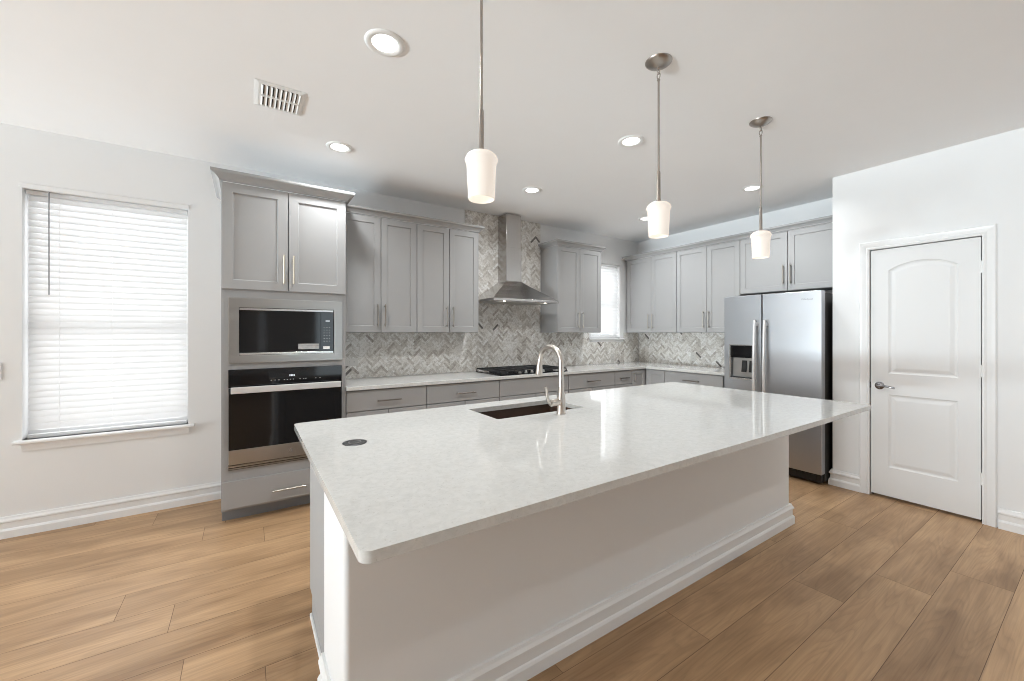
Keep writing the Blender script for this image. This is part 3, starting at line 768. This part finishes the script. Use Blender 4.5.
# ------------------------------------------------------------------ range hood
hd = thing('range_hood', 'stainless steel chimney range hood above the cooktop', 'range hood', (-2.452, -0.0105, 1.712))
hwid, hdep, rim = 0.445, 0.470, 0.030
bm = nb()
lv = [(hwid, 0.0, hdep, rim), (0.34, 0.0, 0.398, 0.090), (0.215, 0.0, 0.290, 0.155), (0.118, 0.0, 0.205, 0.235), (0.104, 0.0, 0.190, 0.268)]
rows = [[bm.verts.new(p) for p in ((-hwid, 0, 0.003), (hwid, 0, 0.003), (hwid, -hdep, 0.003), (-hwid, -hdep, 0.003))]]
lv = [(hwid, hdep, rim), (0.385, 0.415, 0.075), (0.290, 0.335, 0.135), (0.190, 0.258, 0.198), (0.118, 0.202, 0.250), (0.110, 0.194, 0.260)]
for hx, dp, z in lv: rows.append([bm.verts.new(p) for p in ((-hx, 0, z), (hx, 0, z), (hx, -dp, z), (-hx, -dp, z))])
for a, b in zip(rows, rows[1:]):
    for i in range(4): bm.faces.new((a[i], a[(i + 1) % 4], b[(i + 1) % 4], b[i]))
bm.faces.new(rows[0]); bm.faces.new(rows[-1])
obj('canopy', bm, M_hood, hd, 0.002)
bm = nb(); box(bm, -0.106, 0.106, -0.190, -0.001, 0.258, 0.655); obj('lower_chimney', bm, M_hood, hd, 0.003)
bm = nb(); box(bm, -0.102, 0.102, -0.186, -0.001, 0.653, 1.045); obj('upper_chimney', bm, M_hood, hd, 0.003)
bm = nb(); box(bm, -0.39, 0.39, -0.385, -0.05, -0.001, 0.0028); obj('filter_panel', bm, M_steel, hd)
for x in (-0.28, 0.28):
    bm = nb(); tube(bm, [(x, -0.42, 0.0028), (x, -0.42, -0.0005)], 0.015, 20); obj('hood_lamp', bm, M_hoodlamp, hd)
for k in range(4):
    bm = nb(); tube(bm, [(0.06 + 0.028 * k, -hdep, 0.017), (0.06 + 0.028 * k, -hdep - 0.004, 0.017)], 0.005, 12); obj('push_button', bm, M_bright, hd)

# ------------------------------------------------------------------ refrigerator (local x toward the camera, front at -y)
FW = 0.872
fr = thing('refrigerator', 'stainless side-by-side refrigerator with a dark side, next to the pantry', 'refrigerator', (-0.03, -1.778, 0), R90)
FY = -0.770                               # door front
bm = nb(); box(bm, 0.004, FW - 0.004, -0.690, 0, 0.025, 1.735); obj('body', bm, M_dark, fr, 0.004)
bm = nb(); box(bm, 0.015, FW - 0.015, -0.730, -0.690, 0.020, 0.095)
for k in range(14): box(bm, 0.05 + k * 0.056, 0.09 + k * 0.056, -0.736, -0.730, 0.035, 0.080)
obj('bottom_grille', bm, M_grille, fr)
for x in (0.05, FW - 0.05):
    for y in (-0.62, -0.08):
        bm = nb(); tube(bm, [(x, y, 0), (x, y, 0.026)], 0.018, 12); obj('foot', bm, M_grille, fr)
for x in (0.03, FW - 0.05):
    bm = nb(); box(bm, x, x + 0.03, -0.755, -0.63, 1.736, 1.752); obj('hinge_cover', bm, M_grille, fr, 0.003)
SP = 0.374
# left (freezer) door with a dispenser recess
dx0, dx1, dz0, dz1 = 0.062, 0.312, 0.900, 1.243
z0, z1 = 0.100, 1.752
bm = nb()
def door_box(bm, x0, x1, z0, z1, hole=None):
    if not hole: box(bm, x0, x1, FY, -0.694, z0, z1); return
    a, b, c, d = hole
    o = [bm.verts.new(p) for p in ((x0, FY, z0), (x1, FY, z0), (x1, FY, z1), (x0, FY, z1))]
    i = [bm.verts.new(p) for p in ((a, FY, c), (b, FY, c), (b, FY, d), (a, FY, d))]
    j = [bm.verts.new(p) for p in ((a, FY + 0.05, c), (b, FY + 0.05, c), (b, FY + 0.05, d), (a, FY + 0.05, d))]
    k = [bm.verts.new(p) for p in ((x0, -0.694, z0), (x1, -0.694, z0), (x1, -0.694, z1), (x0, -0.694, z1))]
    for q in range(4):
        r = (q + 1) % 4
        bm.faces.new((o[q], o[r], i[r], i[q])); bm.faces.new((i[q], i[r], j[r], j[q])); bm.faces.new((o[q], k[q], k[r], o[r]))
    bm.faces.new(j); bm.faces.new(k[::-1])
door_box(bm, 0, SP - 0.004, z0, z1, (dx0, dx1, dz0, dz1)); ld = obj('freezer_door', bm, M_fridge, fr, 0.006, seg=3)
bm = nb(); door_box(bm, SP + 0.004, FW, z0, z1); rd = obj('fridge_door', bm, M_fridge, fr, 0.006, seg=3)
bm = nb(); box(bm, 0.005, FW - 0.005, -0.694, -0.690, 0.10, 1.735); obj('door_gasket', bm, M_gasket_shade, fr)
# dispenser
bm = nb()
for a in ((dx0 - 0.008, dx1 + 0.008, dz0 - 0.010, dz0 + 0.004), (dx0 - 0.008, dx1 + 0.008, dz1 - 0.004, dz1 + 0.006), (dx0 - 0.008, dx0 + 0.004, dz0 + 0.004, dz1 - 0.004), (dx1 - 0.004, dx1 + 0.008, dz0 + 0.004, dz1 - 0.004)):
    box(bm, a[0], a[1], FY - 0.003, FY + 0.01, a[2], a[3])
ds = obj('dispenser', bm, M_bright, ld)
bm = nb(); box(bm, dx0 + 0.004, dx1 - 0.004, FY - 0.002, FY + 0.045, 1.112, dz1 - 0.004); obj('dispenser_panel', bm, M_black, ld, 0.001)
bm = nb(); box(bm, dx0 + 0.004, dx1 - 0.004, FY + 0.038, FY + 0.048, dz0 + 0.004, 1.112); obj('dispenser_back', bm, M_steel, ld)
for x in (0.165, 0.238):
    bm = nb(); prism(bm, [(FY + 0.038, 1.085), (FY + 0.020, 0.965), (FY + 0.026, 0.965), (FY + 0.044, 1.085)], 'x', x, x + 0.050); o = obj('dispenser_paddle', bm, M_grille, ld, 0.002)
bm = nb(); box(bm, dx0 + 0.004, dx1 - 0.004, FY + 0.002, FY + 0.038, dz0 + 0.004, dz0 + 0.014); obj('drip_tray', bm, M_grille, ld)
for x, par, sgn in ((SP - 0.046, ld, -1), (SP + 0.046, rd, 1)):
    bm = nb(); pts = []; rad = []
    for k in range(17):
        q = k / 16; zz = 0.46 + (1.495 - 0.46) * q
        pts.append((x, FY - 0.046 - 0.022 * math.sin(PI * q), zz)); rad.append(0.0145)
    tube(bm, pts, rad, 14)
    for zz in (0.50, 1.455): box(bm, x - 0.011, x + 0.011, FY - 0.048, FY, zz - 0.018, zz + 0.018)
    obj('door_handle', bm, M_satin, par, smooth=True)
text_mesh('brand_lettering', 'Whirlpool', 0.022, M_ink, rd, (FW - 0.112, FY - 0.0002, 1.677), (PI / 2, 0, 0))

# ------------------------------------------------------------------ island
IX0, IX1, IY0, IY1, IZ, IT = -4.868, -1.788, -3.255, -1.838, 0.918, 0.027
isl = thing('kitchen_island_base', 'white kitchen island base under the quartz slab, with grey cabinet side', 'island base', (-3.3, -2.4, 0))
ox, oy = 3.3, 2.4
def L(x, y): return (x + ox, y + oy)
def ibox(bm, x0, x1, y0, y1, z0, z1): box(bm, x0 + ox, x1 + ox, y0 + oy, y1 + oy, z0, z1)
bx0, bx1, by0, by1 = -4.814, -1.800, -2.800, -2.420
def rounded(x0, x1, y0, y1, rs, n=6):
    pts = []
    for (cx, cy, a0), r in zip(((x0, y0, PI), (x1, y0, 1.5 * PI), (x1, y1, 0), (x0, y1, 0.5 * PI)), rs):
        sx = 1 if cx == x0 else -1; sy = 1 if cy == y0 else -1
        if r <= 0: pts.append((cx, cy)); continue
        for k in range(n + 1):
            a = a0 + (PI / 2) * k / n; pts.append((cx + sx * r + r * math.cos(a), cy + sy * r + r * math.sin(a)))
    return pts
bm = nb(); prism(bm, [L(*p) for p in rounded(bx0, bx1, by0, by1, (0.018, 0.018, 0, 0))], 'z', 0, IZ - IT - 0.0005)
o = obj('knee_wall', bm, M_wall, isl, smooth=True); o['label'] = 'white painted back wall of the island'
bm = nb(); sweep(bm, [(*L(bx1, by1), 0), (*L(bx1, by0), 0), (*L(bx0, by0), 0), (*L(bx0, by1), 0)], (0, 0, 1), BASE, 1); obj('baseboard', bm, M_trim, isl)
bm = nb()
cx0, cx1, cy1 = -4.800, -1.815, -1.885
sx = (-4.02, -3.31)   # sink bay left open at the top
for a in ((cx0, cx0 + 0.019), (cx1 - 0.019, cx1)): ibox(bm, a[0], a[1], by1 + 0.0005, cy1, 0.10, IZ - IT - 0.0005); ibox(bm, a[0], a[1], by1 + 0.0005, cy1 - 0.075, 0, 0.10)
ibox(bm, cx0 + 0.019, cx1 - 0.019, by1 + 0.0005, by1 + 0.012, 0.1, IZ - IT - 0.0005)
ibox(bm, cx0 + 0.019, cx1 - 0.019, by1 + 0.012, cy1, 0.10, 0.118)
ibox(bm, cx0 + 0.019, cx1 - 0.019, cy1 - 0.019, cy1, 0.118, IZ - IT - 0.0005)
o = obj('cabinet_side', bm, M_cab, isl, 0.0012); o['label'] = 'grey cabinet half of the island'
bm = nb(); ibox(bm, cx0 + 0.019, cx1 - 0.019, cy1 - 0.09, cy1 - 0.075, 0, 0.0995); obj('toe_kick', bm, M_kick, isl)
bm = nb(); ibox(bm, cx0 - 0.010, cx0 - 0.0003, by1 + 0.026, cy1 - 0.075, 0, 0.020); obj('shoe_moulding', bm, M_trim, isl, 0.002)
bm = nb(); ibox(bm, bx0 - 0.012, bx0 - 0.0003, -2.46, -2.42, IZ - IT - 0.032, IZ - IT - 0.001); obj('support_cleat', bm, M_trim, isl, 0.002)
n = 5
for k in range(n):
    a = -cx1 - ox + (cx1 - cx0) * k / n + 0.003; b = -cx1 - ox + (cx1 - cx0) * (k + 1) / n - 0.003
    d = shaker('cabinet_door', isl, a, b, 0.105, 0.88, -cy1 - oy - 0.020); d.rotation_euler = (0, 0, PI)

# island slab with the sink cut-out
SX0, SX1, SY0, SY1 = -3.967, -3.345, -2.317, -1.985
def slab_with_hole(outer, hole, z0, z1):
    bm = nb(); rings = {}
    for z in (z0, z1):
        ed = []
        for nm, pl in (('o', outer), ('h', hole)):
            v = [bm.verts.new((x, y, z)) for x, y in pl]; rings[nm, z] = v
            ed += [bm.edges.new((v[i], v[(i + 1) % len(v)])) for i in range(len(v))]
        bmesh.ops.triangle_fill(bm, use_beauty=True, use_dissolve=False, edges=ed)
    for nm in 'oh':
        a, b = rings[nm, z0], rings[nm, z1]
        for i in range(len(a)): bm.faces.new((a[i], a[(i + 1) % len(a)], b[(i + 1) % len(a)], b[i]))
    return bm
o = obj('island_countertop', slab_with_hole(rounded(IX0, IX1, IY0, IY1, (0.028,) * 4, 8), rounded(SX0, SX1, SY0, SY1, (0.012,) * 4, 4), IZ - IT, IZ), M_quartz, None, 0.003, smooth=True, seg=3)
tag(o, 'large white quartz slab topping the kitchen island', 'countertop')
# sink
sk = thing('undermount_sink', 'dark brown undermount sink in the island', 'sink', ((SX0 + SX1) / 2, (SY0 + SY1) / 2, IZ - IT - 0.212))
hx, hy2 = (SX1 - SX0) / 2 + 0.004, (SY1 - SY0) / 2 + 0.004
bm = nb(); zt = 0.2115; th = 0.012
ro = rounded(-hx - th, hx + th, -hy2 - th, hy2 + th, (0.03,) * 4, 5); ri = rounded(-hx, hx, -hy2, hy2, (0.02,) * 4, 5); rb = rounded(-hx + 0.012, hx - 0.012, -hy2 + 0.012, hy2 - 0.012, (0.03,) * 4, 5)
R_ = [[bm.verts.new((x, y, z)) for x, y in pl] for pl, z in ((ro, 0), (ro, zt), (ri, zt), (rb, 0.016))]
for a, b in zip(R_, R_[1:]):
    for i in range(len(a)): bm.faces.new((a[i], a[(i + 1) % len(a)], b[(i + 1) % len(a)], b[i]))
bm.faces.new(R_[0]); bm.faces.new(R_[-1])
obj('basin', bm, M_sink, sk, smooth=True)
bm = nb(); lathe(bm, [(0, 0.0165), (0.042, 0.0165), (0.045, 0.020), (0.036, 0.0195), (0.030, 0.0175), (0, 0.0172)], (0, 0), 24); obj('drain', bm, M_bright, sk, smooth=True)
# faucet
fc = thing('kitchen_faucet', 'brushed nickel gooseneck faucet standing behind the island sink', 'faucet', (-3.592, -2.386, IZ))
bm = nb(); lathe(bm, [(0, 0), (0.027, 0), (0.027, 0.006), (0.0245, 0.010), (0.0235, 0.085), (0.021, 0.105), (0.0165, 0.125), (0.0145, 0.150), (0.0135, 0.152), (0, 0.152)], (0, 0), 24); obj('body', bm, M_nickel, fc, smooth=True)
bm = nb(); pts = [(0, 0, 0.150), (0, 0, 0.200), (0, 0, 0.262)]; A = 0.098; zc = 0.280
for k in range(0, 17): a = PI - PI * 0.955 * k / 16; pts.append((0, A + A * math.cos(a), zc + 0.092 * math.sin(a)))
tube(bm, pts, [0.0165, 0.0155, 0.0148] + [0.0145] * 17, 16); obj('gooseneck', bm, M_nickel, fc, smooth=True)
e = Vector(pts[-1]); bm = nb(); tube(bm, [e, e + Vector((0, 0.004, -0.022)), e + Vector((0, 0.008, -0.058)), e + Vector((0, 0.0115, -0.088)), e + Vector((0, 0.012, -0.094))], [0.0145, 0.0152, 0.0200, 0.0220, 0.0200], 18); obj('spray_head', bm, M_nickel, fc, smooth=True)
bm = nb(); tube(bm, [(0.0, 0, 0.066), (-0.026, 0, 0.066), (-0.076, 0, 0.066), (-0.080, 0, 0.066)], [0.017, 0.019, 0.019, 0.016], 18)
hb = obj('valve_barrel', bm, M_nickel, fc, smooth=True)
bm = nb(); tube(bm, [(-0.070, 0, 0.066), (-0.092, 0, 0.076), (-0.102, 0, 0.104), (-0.103, 0, 0.132), (-0.110, 0, 0.156)], [0.009, 0.009, 0.008, 0.0072, 0.0065], 12); obj('lever', bm, M_nickel, hb, smooth=True)
# pop-up outlet
pu = thing('pop_up_outlet', 'small round dark pop-up outlet in the island slab', 'outlet', (-4.692, -2.375, IZ))
bm = nb(); lathe(bm, [(0, 0), (0.047, 0), (0.048, 0.002), (0.044, 0.0035), (0.036, 0.0028), (0, 0.0026)], (0, 0), 36); obj('rim', bm, M_tinted, pu, smooth=True)
bm = nb(); lathe(bm, [(0, 0.0027), (0.034, 0.0027), (0.033, 0.0040), (0, 0.0044)], (0, 0), 36); obj('cap', bm, M_tinted, pu, smooth=True)
bm = nb(); lathe(bm, [(0.022, 0.0042), (0.026, 0.0042), (0.026, 0.0052), (0.022, 0.0052)], (0, 0), 28, True); obj('ring', bm, M_bright, pu, smooth=True)

# ------------------------------------------------------------------ pendants
def pendant(label, x):
    y = -2.80
    r = thing('pendant_light', label, 'pendant light', (x, y, 1.858), 0, 'pendant lights over the island')
    top = CEIL - 1.858
    bm = nb(); lathe(bm, [(0, top - 0.032), (0.012, top - 0.031), (0.030, top - 0.026), (0.055, top - 0.014), (0.066, top - 0.005), (0.067, top - 0.0005), (0, top - 0.0005)], (0, 0), 36); obj('ceiling_canopy', bm, M_pend, r, smooth=True)
    for dz, rot in ((0.048, 0), (0.073, 1)):
        bm = nb(); ring = []
        for k in range(21):
            a = 2 * PI * k / 20; ca, sa = 0.009 * math.cos(a), 0.017 * math.sin(a)
            ring.append(((ca, 0, top - dz + sa) if rot == 0 else (0, ca, top - dz + sa)))
        tube(bm, ring, 0.0023, 8, caps=False); obj('chain_link', bm, M_pend, r, smooth=True)
    bm = nb(); tube(bm, [(0, 0, 0.33), (0, 0, top - 0.100), (0, 0, top - 0.096), (0, 0, top - 0.088)], [0.0052, 0.0052, 0.009, 0.004], 14); obj('rod', bm, M_pend, r, smooth=True)
    bm = nb(); lathe(bm, [(0, 0.345), (0.0075, 0.345), (0.009, 0.338), (0.010, 0.205), (0.012, 0.189), (0.024, 0.187), (0, 0.187)], (0, 0), 20); obj('socket_stem', bm, M_pend, r, smooth=True)
    prof = [(0.012, 0.1955), (0.030, 0.194), (0.046, 0.188), (0.057, 0.177), (0.0615, 0.164), (0.0605, 0.156), (0.0560, 0.147), (0.0540, 0.120), (0.0525, 0.080), (0.0505, 0.030), (0.0490, 0.0), (0.0465, 0.0), (0.048, 0.03), (0.050, 0.12), (0.052, 0.146), (0.054, 0.17), (0.044, 0.184), (0.012, 0.191)]
    bm = nb(); lathe(bm, [(a, 0.010 + b * 0.90) for a, b in prof], (0, 0), 40, True)
    sh = obj('glass_shade', bm, M_shade, r, smooth=True); sh['label'] = 'glowing opal glass shade'
    bm = nb(); lathe(bm, [(0, 0.055), (0.022, 0.062), (0.029, 0.085), (0.022, 0.115), (0.013, 0.14), (0.013, 0.178), (0, 0.178)], (0, 0), 20); obj('bulb', bm, emit('bulb_glow', (1.0, 0.88, 0.74), 2.5) if 'bulb_glow' not in bpy.data.materials else bpy.data.materials['bulb_glow'], r, smooth=True)
pendant('glass pendant light nearest the oven tower, rod running out of frame', -4.333)
pendant('middle glass pendant light over the island', -3.290)
pendant('glass pendant light furthest right, in front of the fridge cabinets', -2.222)

# ------------------------------------------------------------------ recessed lights and vent
def downlight(label, x, y, glow=13.0):
    r = thing('recessed_downlight', label, 'ceiling light', (x, y, CEIL), 0, 'recessed ceiling lights')
    bm = nb(); lathe(bm, [(0.060, -0.003), (0.070, -0.008), (0.082, -0.008), (0.092, -0.004), (0.094, -0.0005), (0.060, -0.0005)], (0, 0), 36, True); obj('trim_ring', bm, M_plate, r, smooth=True)
    bm = nb(); lathe(bm, [(0, -0.0008), (0.0595, -0.0008), (0.0595, -0.003), (0.050, -0.006), (0, -0.007)], (0, 0), 32); obj('diffuser', bm, M_lens, r, smooth=True)
    if glow: area_light('downlight_beam', (x, y, CEIL - 0.0125), (0, 0, 0), 0.12, 0.12, glow, (0.94, 0.98, 0.995), 'DISK', math.radians(150))
for lb, x, y in (('round recessed ceiling light nearest the camera, right of the vent', -4.507, -2.157), ('round recessed ceiling light above the oven tower', -4.481, -0.870),
                 ('round recessed ceiling light in front of the range hood', -2.730, -0.935), ('round recessed ceiling light just left of the middle pendant rod', -2.724, -2.145),
                 ('round recessed ceiling light behind the right pendant rod', -0.985, -2.150), ('round recessed ceiling light half hidden behind the middle pendant shade', -0.982, -0.910)):
    downlight(lb, x, y)
for x in (-4.5, -2.72, -0.98):           # the living area's own row of downlights behind the camera
    area_light('living_downlight_beam', (x if x < -1 else -1.3, -4.75, CEIL - 0.012), (0, 0, 0), 0.14, 0.14, 5, (0.94, 0.98, 0.995), 'DISK', math.radians(150))
vt = thing('ceiling_vent', 'white rectangular air vent with two rows of slots in the ceiling', 'air vent', (-4.900, -1.345, CEIL))
hx, hy3 = 0.128, 0.150
bm = nb()
ring = [(-hx, -hy3), (hx, -hy3), (hx, hy3), (-hx, hy3)]
sweep(bm, [(a, b, 0) for a, b in ring], (0, 0, -1), [(0, 0.0005), (0, 0.002), (0.020, 0.006), (0.030, 0.006), (0.030, 0.0005)], -1, True)
box(bm, -hx + 0.03, hx - 0.03, -0.010, 0.010, -0.009, -0.001)
obj('frame', bm, M_plate, vt)
bm = nb(); box(bm, -hx + 0.025, hx - 0.025, -hy3 + 0.025, hy3 - 0.025, -0.002, -0.0005); obj('throat', bm, M_ventdk, vt)
for row in (-1, 1):
    y0, y1 = (-hy3 + 0.03, -0.010) if row < 0 else (0.010, hy3 - 0.03)
    for k in range(9):
        x = -hx + 0.034 + k * (2 * hx - 0.068) / 8
        bm = nb(); prism(bm, [(y0, 0), (y1, 0), (y1, 0), (y0, 0)][:0] or [(x - 0.009, -0.0022), (x - 0.0075, -0.0022), (x + 0.0075, -0.0105), (x + 0.006, -0.0105)], 'y', y0, y1) if False else None
        bm.free()
        bm = nb()
        P = [(x - 0.008, -0.0022), (x - 0.0062, -0.0022), (x + 0.0088, -0.0100), (x + 0.0070, -0.0108)]
        A = [bm.verts.new((px, y0, pz)) for px, pz in P]; B = [bm.verts.new((px, y1, pz)) for px, pz in P]
        for i in range(4): bm.faces.new((A[i], A[(i + 1) % 4], B[(i + 1) % 4], B[i]))
        bm.faces.new(A[::-1]); bm.faces.new(B)
        obj('louver', bm, M_plate, vt)
